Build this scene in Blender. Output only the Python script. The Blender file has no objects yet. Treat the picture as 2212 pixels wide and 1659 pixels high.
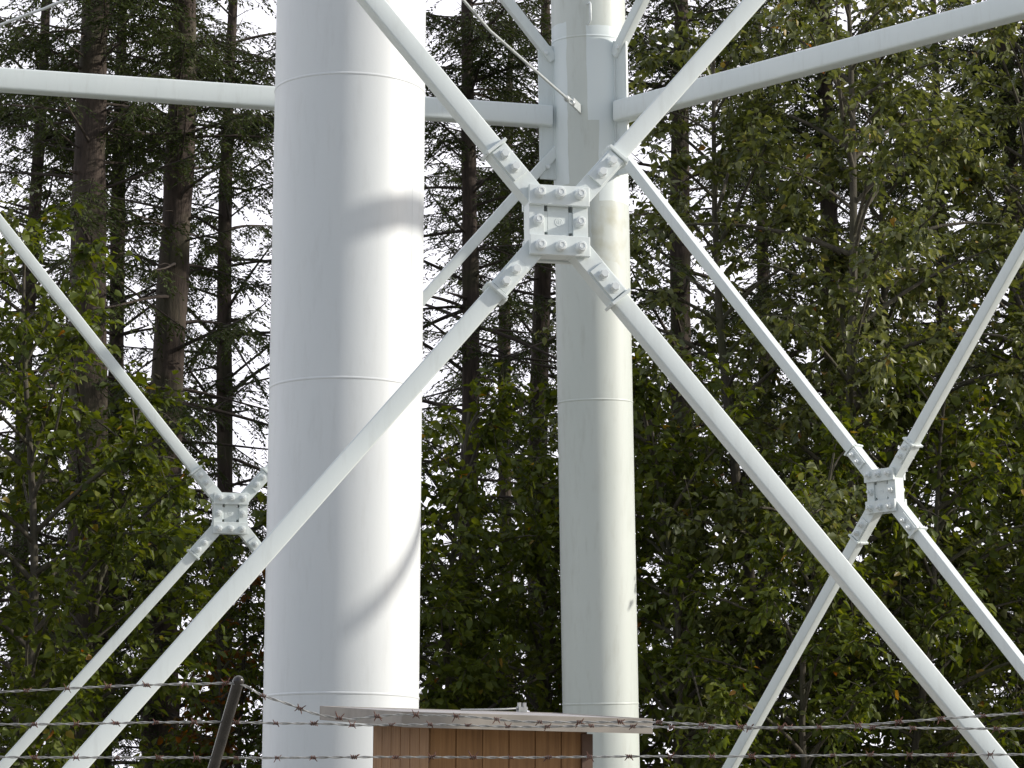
import bpy, bmesh, math, random
import numpy as np
from mathutils import Vector, Matrix

sc = bpy.context.scene
COL = sc.collection
R_ = math.radians

# ------------------------------------------------------------------ camera
CAM = Vector((0.0, -21.5035, 1.6))
FWD = Vector((0.0563, 0.98337, 0.17268)); RGT = Vector((0.99831, -0.05795, 0.0046)); UPV = Vector((-0.01453, -0.17213, 0.98497))
FPX = 6279.8                                   # focal length for a picture 2212 wide
cam = bpy.data.cameras.new("camera"); camo = bpy.data.objects.new("camera", cam); COL.objects.link(camo)
m = Matrix((RGT, UPV, -FWD)).transposed().to_4x4(); m.translation = CAM
camo.matrix_world = m
cam.sensor_width = 36.0; cam.lens = FPX / 2212 * 36
cam.clip_start = 0.1; cam.clip_end = 3000
sc.camera = camo
sc.render.resolution_x, sc.render.resolution_y = 1024, 768

# ------------------------------------------------------------------ light
SUN_AZ, SUN_EL = R_(95.7), R_(24.6)
w = bpy.data.worlds.new("World"); sc.world = w; w.use_nodes = True
nt = w.node_tree
sky = nt.nodes.new("ShaderNodeTexSky"); sky.sky_type = 'NISHITA'; sky.sun_disc = False
sky.sun_elevation = SUN_EL; sky.sun_rotation = SUN_AZ
sky.air_density = 1.0; sky.dust_density = 2.0; sky.ozone_density = 1.5
# bright broken cloud drawn over the sky
tcw = nt.nodes.new("ShaderNodeTexCoord"); mpw = nt.nodes.new("ShaderNodeMapping"); mpw.inputs['Scale'].default_value = (1, 1, 2.5)
nt.links.new(tcw.outputs['Generated'], mpw.inputs[0])
cn = nt.nodes.new("ShaderNodeTexNoise"); cn.inputs['Scale'].default_value = 2.2; cn.inputs['Detail'].default_value = 7
nt.links.new(mpw.outputs[0], cn.inputs['Vector'])
cr = nt.nodes.new("ShaderNodeValToRGB"); cr.color_ramp.elements[0].position = .28; cr.color_ramp.elements[0].color = (.12, .12, .12, 1); cr.color_ramp.elements[1].position = .68
sx = nt.nodes.new("ShaderNodeSeparateXYZ"); nt.links.new(tcw.outputs['Generated'], sx.inputs[0])
ma = nt.nodes.new("ShaderNodeMath"); ma.operation = 'MULTIPLY_ADD'; nt.links.new(sx.outputs['Y'], ma.inputs[0]); ma.inputs[1].default_value = .30; nt.links.new(cn.outputs['Fac'], ma.inputs[2])
nt.links.new(ma.outputs[0], cr.inputs[0])
cm = nt.nodes.new("ShaderNodeMix"); cm.data_type = 'RGBA'; nt.links.new(cr.outputs[0], cm.inputs[0]); nt.links.new(sky.outputs[0], cm.inputs[6])
CLOUD = 12.0
cm.inputs[7].default_value = (CLOUD * .98, CLOUD * .97, CLOUD * 1.05, 1)
nt.links.new(cm.outputs[2], nt.nodes["Background"].inputs[0])
nt.nodes["Background"].inputs[1].default_value = 0.12
sun = bpy.data.lights.new("sun", 'SUN'); sun.energy = 4.5; sun.angle = R_(1.1); sun.color = (1.0, 0.94, 0.84)
suno = bpy.data.objects.new("sun", sun); COL.objects.link(suno)
sdir = Vector((math.sin(SUN_AZ) * math.cos(SUN_EL), math.cos(SUN_AZ) * math.cos(SUN_EL), math.sin(SUN_EL)))
suno.rotation_euler = sdir.to_track_quat('Z', 'Y').to_euler()
suno.location = (30, -10, 20)
vs = sc.view_settings
vs.view_transform = 'Standard'; vs.look = 'None'; vs.gamma = 1.0; vs.use_curve_mapping = False
vs.exposure = -0.1

# ------------------------------------------------------------------ helpers
def tag(o, label=None, cat=None, group=None, kind=None):
    if label: o['label'] = label
    if cat: o['category'] = cat
    if group: o['group'] = group
    if kind: o['kind'] = kind
    return o

def empty(name, loc=(0, 0, 0), rz=0.0):
    o = bpy.data.objects.new(name, None); COL.objects.link(o)
    o.location = loc; o.rotation_euler = (0, 0, rz); o.empty_display_size = .3
    return o

def link(name, me, parent=None, mats=()):
    o = bpy.data.objects.new(name, me); COL.objects.link(o)
    for mm in mats:
        if mm.name not in [x.name for x in me.materials if x]: me.materials.append(mm)
    if parent: o.parent = parent
    return o

class MB:
    """collects shapes, builds one mesh"""
    def __init__(s): s.v = []; s.f = []; s.sm = []
    def add(s, vs_, fs, smooth=False):
        b = len(s.v); s.v += [tuple(x) for x in vs_]
        for f in fs: s.f.append(tuple(b + i for i in f)); s.sm.append(smooth)
    def box(s, c, hx, hy, hz, ax=(1, 0, 0), ay=(0, 1, 0), az=(0, 0, 1)):
        c = Vector(c); ax, ay, az = Vector(ax), Vector(ay), Vector(az)
        P = [c + ax * (hx * i) + ay * (hy * j) + az * (hz * k) for k in (-1, 1) for j in (-1, 1) for i in (-1, 1)]
        s.add(P, [(0, 2, 3, 1), (4, 5, 7, 6), (0, 1, 5, 4), (2, 6, 7, 3), (0, 4, 6, 2), (1, 3, 7, 5)])
    def bar(s, a, b, u, wu, wv, ch=0.008):
        """rectangular tube from a to b, u = side axis, chamfered long edges"""
        a, b = Vector(a), Vector(b); d = (b - a).normalized()
        u = (Vector(u) - d * d.dot(Vector(u))).normalized(); v = d.cross(u)
        pts = []
        n = 3
        for (sx, sy, a0) in ((1, 1, 0), (-1, 1, 90), (-1, -1, 180), (1, -1, 270)):
            for q in range(n + 1):
                t = R_(a0 + 90 * q / n)
                pts.append(((wu - ch) * sx + ch * math.cos(t), (wv - ch) * sy + ch * math.sin(t)))
        N = len(pts)
        P = [a + u * x + v * y for x, y in pts] + [b + u * x + v * y for x, y in pts]
        F = [(i, (i + 1) % N, N + (i + 1) % N, N + i) for i in range(N)]
        s.add(P, F, True)
        s.add(P[:N], [tuple(reversed(range(N)))]); s.add(P[N:], [tuple(range(N))])
    def lathe(s, o, ax, prof, n=24, smooth=True, cap=True, rot=0.0):
        """prof = [(r, h)] along ax from o"""
        o, ax = Vector(o), Vector(ax).normalized()
        u = ax.orthogonal().normalized(); v = ax.cross(u)
        P = []
        for r, h in prof:
            for i in range(n):
                t = 2 * math.pi * i / n + rot
                P.append(o + ax * h + (u * math.cos(t) + v * math.sin(t)) * r)
        F = []
        for j in range(len(prof) - 1):
            for i in range(n):
                F.append((j * n + i, j * n + (i + 1) % n, (j + 1) * n + (i + 1) % n, (j + 1) * n + i))
        s.add(P, F, smooth)
        if cap:
            s.add(P[:n], [tuple(reversed(range(n)))]); s.add(P[-n:], [tuple(range(n))])
    def tube(s, pts, r, n=8, smooth=True):
        pts = [Vector(p) for p in pts]; P = []; 
        u = None
        for i, p in enumerate(pts):
            d = (pts[min(i + 1, len(pts) - 1)] - pts[max(i - 1, 0)]).normalized()
            if u is None: u = d.orthogonal().normalized()
            u = (u - d * d.dot(u)).normalized(); v = d.cross(u)
            rr = r[i] if isinstance(r, (list, tuple)) else r
            for k in range(n):
                t = 2 * math.pi * k / n
                P.append(p + (u * math.cos(t) + v * math.sin(t)) * rr)
        F = [(j * n + i, j * n + (i + 1) % n, (j + 1) * n + (i + 1) % n, (j + 1) * n + i) for j in range(len(pts) - 1) for i in range(n)]
        s.add(P, F, smooth)
        s.add(P[:n], [tuple(reversed(range(n)))]); s.add(P[-n:], [tuple(range(n))])
    def mesh(s, name):
        me = bpy.data.meshes.new(name); me.from_pydata(s.v, [], s.f)
        me.polygons.foreach_set("use_smooth", s.sm); me.update(); return me
    def build(s, name, mat, parent=None, bevel=0.0):
        o = link(name, s.mesh(name), parent, [mat])
        if bevel:
            b = o.modifiers.new("bevel", 'BEVEL'); b.width = bevel; b.segments = 2; b.limit_method = 'ANGLE'; b.angle_limit = R_(40)
            b.harden_normals = False
        return o

def at(px, py, depth):
    """point seen at pixel (px, py) of a 2212-wide picture at the given distance along the view axis"""
    return CAM + (FWD * FPX + RGT * (px - 1106) - UPV * (py - 829.5)) * (depth / FPX)

# ------------------------------------------------------------------ materials
def nodes(name):
    m_ = bpy.data.materials.new(name); m_.use_nodes = True
    t = m_.node_tree; b = t.nodes["Principled BSDF"]; return m_, t, b

def N(t, kind, **kw):
    n = t.nodes.new(kind)
    for k, v in kw.items():
        if k in n.inputs: n.inputs[k].default_value = v
        else: setattr(n, k, v)
    return n

def ramp(t, stops):
    n = t.nodes.new("ShaderNodeValToRGB"); e = n.color_ramp.elements
    while len(e) < len(stops): e.new(.5)
    for q, (p, c) in zip(e, stops): q.position = p; q.color = (*c, 1)
    return n

def paint(name, c1, c2, rough=0.35, dirt=0.0, dirtcol=(.25, .24, .2), scale=1.2):
    m_, t, b = nodes(name); L = t.links.new
    tc = N(t, "ShaderNodeTexCoord")
    mp = N(t, "ShaderNodeMapping"); mp.inputs['Scale'].default_value = (1, 1, .35)
    L(tc.outputs['Object'], mp.inputs[0])
    n1 = N(t, "ShaderNodeTexNoise", Scale=scale, Detail=6.0); L(mp.outputs[0], n1.inputs['Vector'])
    r1 = ramp(t, [(.35, c1), (.65, c2)]); L(n1.outputs['Fac'], r1.inputs[0])
    col = r1.outputs[0]
    # fine speckle of dust and chips, streaked downwards
    mp2 = N(t, "ShaderNodeMapping"); mp2.inputs['Scale'].default_value = (14, 14, 2.2)
    L(tc.outputs['Object'], mp2.inputs[0])
    n2 = N(t, "ShaderNodeTexNoise", Scale=1.0, Detail=8.0, Roughness=.7); L(mp2.outputs[0], n2.inputs['Vector'])
    r2 = ramp(t, [(.52, (0, 0, 0)), (.78, (1, 1, 1))]); L(n2.outputs['Fac'], r2.inputs[0])
    mul = N(t, "ShaderNodeMath", operation='MULTIPLY'); L(r2.outputs[0], mul.inputs[0]); mul.inputs[1].default_value = dirt
    mx = N(t, "ShaderNodeMix", data_type='RGBA'); L(mul.outputs[0], mx.inputs[0]); L(col, mx.inputs[6]); mx.inputs[7].default_value = (*dirtcol, 1)
    v = N(t, "ShaderNodeTexVoronoi", Scale=5.0); L(tc.outputs['Object'], v.inputs['Vector'])
    r3 = ramp(t, [(.018, (1, 1, 1)), (.03, (0, 0, 0))]); L(v.outputs['Distance'], r3.inputs[0])
    n3 = N(t, "ShaderNodeTexNoise", Scale=1.7); L(tc.outputs['Object'], n3.inputs['Vector'])
    r4 = ramp(t, [(.56, (0, 0, 0)), (.6, (.6, .6, .6))]); L(n3.outputs['Fac'], r4.inputs[0])
    mm = N(t, "ShaderNodeMath", operation='MULTIPLY'); L(r3.outputs[0], mm.inputs[0]); L(r4.outputs[0], mm.inputs[1])
    mx2 = N(t, "ShaderNodeMix", data_type='RGBA'); L(mm.outputs[0], mx2.inputs[0]); L(mx.outputs[2], mx2.inputs[6]); mx2.inputs[7].default_value = (.2, .18, .15, 1)
    L(mx2.outputs[2], b.inputs['Base Color'])
    b.inputs['Roughness'].default_value = rough
    n4 = N(t, "ShaderNodeTexNoise", Scale=60.0, Detail=3.0); L(tc.outputs['Object'], n4.inputs['Vector'])
    bp = N(t, "ShaderNodeBump", Strength=.08, Distance=.004); L(n4.outputs['Fac'], bp.inputs['Height']); L(bp.outputs[0], b.inputs['Normal'])
    return m_, t, b, mx2.outputs[2], tc

M = {}
M['riser'] = paint("riser_paint", (.655, .69, .71), (.69, .72, .735), .40, .14)[0]
M['steel'] = paint("brace_paint", (.655, .715, .72), (.70, .755, .755), .36, .20)[0]
M['bolt'] = paint("bolt_paint", (.68, .73, .74), (.72, .765, .775), .32, .12)[0]

def leg_paint():
    m_, t, b, col, tc = paint("leg_paint", (.545, .59, .56), (.595, .635, .605), .42, .30, (.30, .30, .24))
    L = t.links.new
    sep = N(t, "ShaderNodeSeparateXYZ"); L(tc.outputs['Object'], sep.inputs[0])
    xx = N(t, "ShaderNodeMath", operation='MULTIPLY_ADD'); L(sep.outputs['Z'], xx.inputs[0]); xx.inputs[1].default_value = .0678; L(sep.outputs['X'], xx.inputs[2])   # the leg leans
    at2 = N(t, "ShaderNodeMath", operation='ARCTAN2'); L(sep.outputs['Y'], at2.inputs[0]); L(xx.outputs[0], at2.inputs[1])
    nz = N(t, "ShaderNodeTexNoise", Scale=9.0, Detail=4.0); L(tc.outputs['Object'], nz.inputs['Vector'])
    nzl = N(t, "ShaderNodeTexNoise", Scale=2.2, Detail=2.0); L(tc.outputs['Object'], nzl.inputs['Vector'])
    def edge(src, lo, hi, wob):
        """1 inside lo..hi, with a brushed wobbly edge"""
        a = N(t, "ShaderNodeMath", operation='MULTIPLY_ADD'); L(nzl.outputs['Fac'], a.inputs[0]); a.inputs[1].default_value = wob
        L(src, a.inputs[2])
        a2 = N(t, "ShaderNodeMath", operation='MULTIPLY_ADD'); L(nz.outputs['Fac'], a2.inputs[0]); a2.inputs[1].default_value = wob * .35; L(a.outputs[0], a2.inputs[2])
        g = N(t, "ShaderNodeMath", operation='GREATER_THAN'); L(a2.outputs[0], g.inputs[0]); g.inputs[1].default_value = lo + wob * .67
        l = N(t, "ShaderNodeMath", operation='LESS_THAN'); L(a2.outputs[0], l.inputs[0]); l.inputs[1].default_value = hi + wob * .67
        p = N(t, "ShaderNodeMath", operation='MULTIPLY'); L(g.outputs[0], p.inputs[0]); L(l.outputs[0], p.inputs[1]); return p.outputs[0]
    def AND(a, b_):
        p = N(t, "ShaderNodeMath", operation='MULTIPLY'); L(a, p.inputs[0]); L(b_, p.inputs[1]); return p.outputs[0]
    def OR(a, b_):
        p = N(t, "ShaderNodeMath", operation='MAXIMUM'); L(a, p.inputs[0]); L(b_, p.inputs[1]); return p.outputs[0]
    ang, z = at2.outputs[0], sep.outputs['Z']
    # angle 0 of the leg's own frame points straight outward from the tower; +-pi is the inner side
    patch = OR(OR(AND(edge(ang, -2.95, -.9, .10), edge(z, 9.12, 10.08, .05)), AND(edge(ang, -2.66, -.9, .12), edge(z, 8.33, 9.3, .05))), AND(edge(ang, .9, 2.77, .14), edge(z, 8.50, 10.14, .08)))
    mx = N(t, "ShaderNodeMix", data_type='RGBA'); L(patch, mx.inputs[0]); L(col, mx.inputs[6]); mx.inputs[7].default_value = (.70, .765, .775, 1)
    # a grimy stain just under the patches
    st = AND(edge(ang, -2.9, -1.7, .3), edge(z, 7.7, 8.3, .35))
    ns = N(t, "ShaderNodeTexNoise", Scale=6.0, Detail=6.0); L(tc.outputs['Object'], ns.inputs['Vector'])
    rs = ramp(t, [(.45, (0, 0, 0)), (.8, (.7, .7, .7))]); L(ns.outputs['Fac'], rs.inputs[0])
    s2 = AND(st, rs.outputs[0])
    mx2 = N(t, "ShaderNodeMix", data_type='RGBA'); L(s2, mx2.inputs[0]); L(mx.outputs[2], mx2.inputs[6]); mx2.inputs[7].default_value = (.40, .39, .27, 1)
    L(mx2.outputs[2], b.inputs['Base Color'])
    return m_
M['leg'] = leg_paint()

def simple(name, c, rough=.6, metal=0.0, var=.15, scale=8.0):
    m_, t, b = nodes(name); L = t.links.new
    tc = N(t, "ShaderNodeTexCoord"); n1 = N(t, "ShaderNodeTexNoise", Scale=scale, Detail=6.0); L(tc.outputs['Object'], n1.inputs['Vector'])
    r1 = ramp(t, [(.3, tuple(x * (1 - var) for x in c)), (.7, tuple(min(1, x * (1 + var)) for x in c))]); L(n1.outputs['Fac'], r1.inputs[0])
    L(r1.outputs[0], b.inputs['Base Color']); b.inputs['Roughness'].default_value = rough; b.inputs['Metallic'].default_value = metal
    return m_
M['galv'] = simple("galvanised_steel", (.36, .37, .37), .45, .75, .25, 30)
M['arm'] = simple("polished_dark_pipe", (.028, .025, .023), .20, .0, .5, 18)
M['rod'] = simple("rod_steel", (.55, .58, .58), .4, .3, .12, 20)
M['wire'] = simple("weathered_wire", (.33, .33, .315), .55, .1, .45, 60)
M['rust'] = simple("rusty_steel", (.11, .050, .035), .85, .0, .5, 60)
M['fascia'] = simple("taupe_fascia_paint", (.275, .25, .222), .7, 0, .16, 6)
M['dark_trim'] = simple("dark_brown_trim", (.10, .055, .035), .6, 0, .15, 6)
def siding():
    m_, t, b = nodes("brown_stained_siding"); L = t.links.new
    tc = N(t, "ShaderNodeTexCoord"); mp = N(t, "ShaderNodeMapping"); mp.inputs['Scale'].default_value = (38, 38, 1.6); L(tc.outputs['Object'], mp.inputs[0])
    n1 = N(t, "ShaderNodeTexNoise", Scale=1.0, Detail=8.0, Roughness=.65); L(mp.outputs[0], n1.inputs['Vector'])
    r1 = ramp(t, [(.28, (.21, .105, .040)), (.55, (.33, .175, .072)), (.78, (.40, .235, .11))]); L(n1.outputs['Fac'], r1.inputs[0])
    n2 = N(t, "ShaderNodeTexNoise", Scale=2.6, Detail=5.0); L(tc.outputs['Object'], n2.inputs['Vector'])
    r2 = ramp(t, [(.45, (1, 1, 1)), (.75, (.72, .70, .68))]); L(n2.outputs['Fac'], r2.inputs[0])
    mx = N(t, "ShaderNodeMix", data_type='RGBA', blend_type='MULTIPLY'); mx.inputs[0].default_value = 1; L(r1.outputs[0], mx.inputs[6]); L(r2.outputs[0], mx.inputs[7])
    L(mx.outputs[2], b.inputs['Base Color']); b.inputs['Roughness'].default_value = .7
    bp = N(t, "ShaderNodeBump", Strength=.35, Distance=.004); L(n1.outputs['Fac'], bp.inputs['Height']); L(bp.outputs[0], b.inputs['Normal'])
    return m_
M['siding'] = siding()
M['roofing'] = simple("grey_roofing", (.33, .32, .325), .85, 0, .2, 25)
M['concrete'] = simple("concrete", (.38, .37, .35), .9, 0, .15, 6)

def bark(name, c1, c2):
    m_, t, b = nodes(name); L = t.links.new
    tc = N(t, "ShaderNodeTexCoord"); mp = N(t, "ShaderNodeMapping"); mp.inputs['Scale'].default_value = (9, 9, 1.3); L(tc.outputs['Object'], mp.inputs[0])
    n1 = N(t, "ShaderNodeTexNoise", Scale=2.4, Detail=9.0, Roughness=.68); L(mp.outputs[0], n1.inputs['Vector'])
    r1 = ramp(t, [(.32, c1), (.68, c2)]); L(n1.outputs['Fac'], r1.inputs[0])
    n2 = N(t, "ShaderNodeTexNoise", Scale=1.1, Detail=4.0); L(tc.outputs['Object'], n2.inputs['Vector'])
    r2 = ramp(t, [(.5, (0, 0, 0)), (.72, (.55, .55, .55))]); L(n2.outputs['Fac'], r2.inputs[0])
    mx = N(t, "ShaderNodeMix", data_type='RGBA'); L(r2.outputs[0], mx.inputs[0]); L(r1.outputs[0], mx.inputs[6]); mx.inputs[7].default_value = (.075, .085, .035, 1)
    L(mx.outputs[2], b.inputs['Base Color']); b.inputs['Roughness'].default_value = .9
    bp = N(t, "ShaderNodeBump", Strength=.8, Distance=.03); L(n1.outputs['Fac'], bp.inputs['Height']); L(bp.outputs[0], b.inputs['Normal'])
    return m_
M['bark'] = bark("conifer_bark", (.024, .017, .013), (.088, .064, .050))
M['bark2'] = bark("broadleaf_bark", (.035, .030, .022), (.105, .092, .068))

def leafmat(name, stops, rough=.42, trans=.35, spec=.5):
    m_, t, b = nodes(name); L = t.links.new
    a = N(t, "ShaderNodeAttribute", attribute_name="tint")
    r = ramp(t, stops); L(a.outputs['Fac'], r.inputs[0])
    L(r.outputs[0], b.inputs['Base Color']); b.inputs['Roughness'].default_value = rough
    b.inputs['Specular IOR Level'].default_value = spec
    tr = N(t, "ShaderNodeBsdfTranslucent"); hs = N(t, "ShaderNodeHueSaturation", Value=1.5, Saturation=1.15, Hue=.485); L(r.outputs[0], hs.inputs['Color']); L(hs.outputs[0], tr.inputs[0])
    mx = N(t, "ShaderNodeMixShader"); mx.inputs[0].default_value = trans
    L(b.outputs[0], mx.inputs[1]); L(tr.outputs[0], mx.inputs[2]); L(mx.outputs[0], t.nodes["Material Output"].inputs[0])
    return m_
M['needle'] = leafmat("conifer_needles", [(0, (.022, .034, .010)), (.5, (.044, .062, .017)), (.9, (.075, .095, .026)), (1, (.085, .06, .025))], .6, .25, .2)
M['leaf'] = leafmat("broad_leaves", [(0, (.046, .066, .010)), (.45, (.090, .120, .018)), (.8, (.140, .165, .028)), (.95, (.19, .195, .035)), (.975, (.30, .24, .05)), (1, (.30, .12, .02))], .5, .40, .3)
M['leaf2'] = leafmat("pale_broad_leaves", [(0, (.050, .066, .018)), (.45, (.110, .132, .034)), (.8, (.165, .182, .058)), (.95, (.20, .19, .05)), (.975, (.30, .24, .06)), (1, (.30, .13, .03))], .40, .38, .55)
M['deadleaf'] = leafmat("browned_leaves", [(0, (.06, .05, .012)), (.45, (.14, .075, .02)), (.8, (.26, .10, .02)), (1, (.34, .13, .02))], .6, .40, .2)
M['limb'] = simple("dark_limb_bark", (.050, .038, .030), .9, 0, .3, 6)

def ground_mat():
    m_, t, b = nodes("bounce_gravel_ground"); L = t.links.new
    tc = N(t, "ShaderNodeTexCoord"); n1 = N(t, "ShaderNodeTexNoise", Scale=.6, Detail=9.0); L(tc.outputs['Object'], n1.inputs['Vector'])
    r1 = ramp(t, [(.30, (.12, .13, .07)), (.48, (.27, .26, .23)), (.7, (.34, .32, .29))]); L(n1.outputs['Fac'], r1.inputs[0])  # mostly pale gravel, lightened below view to bounce fill light onto the steel
    L(r1.outputs[0], b.inputs['Base Color']); b.inputs['Roughness'].default_value = .95
    bp = N(t, "ShaderNodeBump", Strength=.6, Distance=.05)
    n2 = N(t, "ShaderNodeTexNoise", Scale=25.0, Detail=4.0); L(tc.outputs['Object'], n2.inputs['Vector']); L(n2.outputs['Fac'], bp.inputs['Height']); L(bp.outputs[0], b.inputs['Normal'])
    return m_
M['ground'] = ground_mat()

# ------------------------------------------------------------------ ground
g = MB(); n = 40; S = 1500
xs = [-S, -600, -200, -80] + list(np.linspace(-50, 50, 41)) + [80, 200, 600, S]
ys = [-S, -600, -200, -80] + list(np.linspace(-40, 60, 41)) + [90, 200, 600, S]
rg = random.Random(4)
V = [(x, y, 0.0 if abs(x) > 60 or abs(y) > 70 or (x * x + y * y) < 200 else -rg.random() * .12) for y in ys for x in xs]
nx = len(xs)
g.add(V, [(j * nx + i, j * nx + i + 1, (j + 1) * nx + i + 1, (j + 1) * nx + i) for j in range(len(ys) - 1) for i in range(nx - 1)], True)
tag(g.build("ground", M['ground']), kind='structure')

# ------------------------------------------------------------------ water tower
A, TH, BAT, ZX, ZS, SLOPE = 6.3, -0.17705, 0.0587, 1.6 + 6.3 * .566, 1.6 + 6.3 * 1.2102, 1.18
SIX = math.pi / 3
def apo(z): return A - BAT * (z - ZX)
def nrm(k): return Vector((math.sin(TH + k * SIX), math.cos(TH + k * SIX), 0))
def tng(k): q = nrm(k); return Vector((q.y, -q.x, 0))
def corner(k, z):
    a = TH + (k + .5) * SIX; r = apo(z) / math.cos(math.pi / 6)
    return Vector((math.sin(a) * r, math.cos(a) * r, z))
tower = empty("water_tower")
tag(tower, "white painted steel water tower with fat central pipe, tubular legs and bolted cross braces", "water tower")
TOP = 17.0
# central pipe
RR = .572; RX = -.017
b = MB(); b.lathe((RX, 0, -.1), (0, 0, 1), [(RR, 0), (RR, TOP + .1)], 128)
riser = b.build("riser_pipe", M['riser'], tower)
riser['label'] = "fat white central pipe with ring welds, bright on its sunny side"
for z in (.72, 3.011, 5.3076, 7.607, 9.91, 12.2):
    b = MB(); b.lathe((RX, 0, z), (0, 0, 1), [(RR - .002, -.012), (RR + .0025, -.008), (RR + .004, 0), (RR + .0025, .008), (RR - .002, .012)], 128, cap=False)
    b.build("weld_seam", M['riser'], riser)
va = math.atan2(-1, 0)
for z0, z1, ang in ((5.3176, 7.597, -33), (3.021, 5.2976, 160), (.73, 3.001, 35), (7.617, 9.9, 150)):
    c = Vector((math.cos(R_(ang)), math.sin(R_(ang)), 0)); 
    b = MB(); b.bar(c * (RR - .002) + Vector((RX, 0, z0)), c * (RR - .002) + Vector((RX, 0, z1)), c, .0035, .009, .0025)
    b.build("weld_seam", M['riser'], riser)
# legs
LR = .372
legs = []
for k in range(6):
    rz = math.pi / 2 - (TH + (k + .5) * SIX)          # local +x points outward
    c0 = corner(k, 0); lean = -BAT / math.cos(math.pi / 6)
    b = MB(); ax = Vector((lean, 0, 1))
    n_ = 96; P = []; 
    for z in (-.1, TOP):
        for i in range(n_):
            t = 2 * math.pi * i / n_; P.append((LR * math.cos(t) + lean * z, LR * math.sin(t), z))
    b.add(P, [(i, (i + 1) % n_, n_ + (i + 1) % n_, n_ + i) for i in range(n_)], True)
    b.add(P[n_:], [tuple(range(n_))])
    leg = b.build("leg", M['leg'], tower); leg.location = c0; leg.rotation_euler = (0, 0, rz)
    legs.append(leg)
    if k == 0: leg['label'] = "white tubular leg standing behind the front brace, fresh paint around its plates"
    seams = (3.433, 6.385, 10.0, 13.3) if k == 0 else (3.43, 6.39, 10.0)
    for z in seams:
        b = MB(); b.lathe((lean * z, 0, z), (lean, 0, 1), [(LR - .002, -.012), (LR + .0025, -.008), (LR + .0045, 0), (LR + .0025, .008), (LR - .002, .012)], 96, cap=False)
        b.build("weld_seam", M['leg'], leg)
    # gusset plates in the planes of the two panels
    for s, kk in ((1, k), (-1, k + 1)):               # panel k lies on one side, panel k+1 on the other
        d = -tng(kk) if s == 1 else tng(kk)
        Rinv = Matrix.Rotation(-rz, 3, 'Z')
        dl = Rinv @ d; nl = Rinv @ nrm(kk)
        b = MB(); z0, z1 = ZS - .63, ZS + .72
        def pt(r, z, q): return Vector((lean * z, 0, z)) + dl * r + nl * q
        for q in (1,):
            P = [pt(LR - .03, z0, -.014), pt(LR + .155, z0, -.014), pt(LR + .155, z1, -.014), pt(LR - .03, z1, -.014),
                 pt(LR - .03, z0, .014), pt(LR + .155, z0, .014), pt(LR + .155, z1, .014), pt(LR - .03, z1, .014)]
            b.add(P, [(0, 1, 2, 3), (7, 6, 5, 4), (0, 4, 5, 1), (1, 5, 6, 2), (2, 6, 7, 3), (3, 7, 4, 0)])
        for q in (-1, 1):                               # fillet weld along the plate
            b.tube([pt(LR + .001, z0, q * .017), pt(LR + .001, z1, q * .017)], .011, 8)
        b.build("gusset_plate", M['steel'], leg, .003)
        for dz, r in ((-.515, .44), (.635, .44)):
            b = MB(); b.lathe(pt(r + .015, ZS + dz, -.07), nl, [(.018, 0), (.024, .006), (.024, .019), (.013, .0195), (.013, .1205), (.024, .121), (.024, .134), (.018, .14)], 6, False)
            b.build("bolt", M['bolt'], leg)
    if k == 0:
        # loose rung on the tower side of the leg
        b = MB(); a0 = R_(197)
        def on(z, a, r): return Vector((lean * z + math.cos(a) * r, math.sin(a) * r, z))
        z0, z1 = 10.10, 10.29
        b.tube([on(z1, a0 - .05, LR - .01), on(z1, a0, LR + .05), on(z1 - .015, a0 + .015, LR + .06), on(z0 + .02, a0 + .015, LR + .06), on(z0, a0, LR + .05), on(z0 - .01, a0 - .05, LR - .01)], .0115, 8)
        b.build("rung", M['bolt'], leg)
    b = MB(); b.lathe((0, 0, -.05), (0, 0, 1), [(.75, 0), (.75, .32), (.72, .36)], 48)
    p = b.build("footing", M['concrete'], leg)

# horizontal struts
for k in range(6):
    a, c = corner(k - 1, ZS), corner(k, ZS); d = (c - a).normalized()
    b = MB(); b.bar(a + d * (LR + .035), c - d * (LR + .035), nrm(k), .085, .106, .022)
    b.build("strut", M['steel'], tower)

# cross braces, one X per panel
def panel_frame(k):
    nn = (nrm(k) + Vector((0, 0, BAT))).normalized(); t = tng(k); v = nn.cross(t)
    if v.z < 0: v = -v
    return t, v, nn
BW = .051
def bolt_shape(b, c, nn, th, r, front_round, rng):
    rot = rng.random() * 6
    if front_round:
        b.lathe(c + nn * th, nn, [(r * 1.16, 0), (r * 1.16, .005)], 24)
        b.lathe(c + nn * (th + .005), nn, [(r * 1.04, 0), (r * 1.02, .028), (r * .96, .035), (r * .86, .0375)], 28)
        b.lathe(c + nn * (th + .0375 + .005), nn, [(r * .62, -.001), (r * .60, .002), (r * .50, .0022), (r * .48, -.001)], 20)
    else:
        b.lathe(c + nn * th, nn, [(r * 1.3, 0), (r * 1.3, .005)], 24)
        b.lathe(c + nn * (th + .005), nn, [(r * 1.08, 0), (r * 1.08, .034), (r * .95, .039)], 6, False, rot=rot)
    b.lathe(c - nn * (th + .01), nn, [(r * .55, 0), (r * .55, 2 * th + .02)], 12)
    b.lathe(c - nn * th, -nn, [(r * 1.3, 0), (r * 1.3, .005)], 24)
    b.lathe(c - nn * (th + .005), -nn, [(r * 1.08, 0), (r * 1.08, .024), (r * .95, .028)], 6, False, rot=rot)
    b.lathe(c - nn * (th + .03), -nn, [(r * .55, 0), (r * .55, .02), (r * .45, .026)], 14)
rng = random.Random(3)
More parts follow.
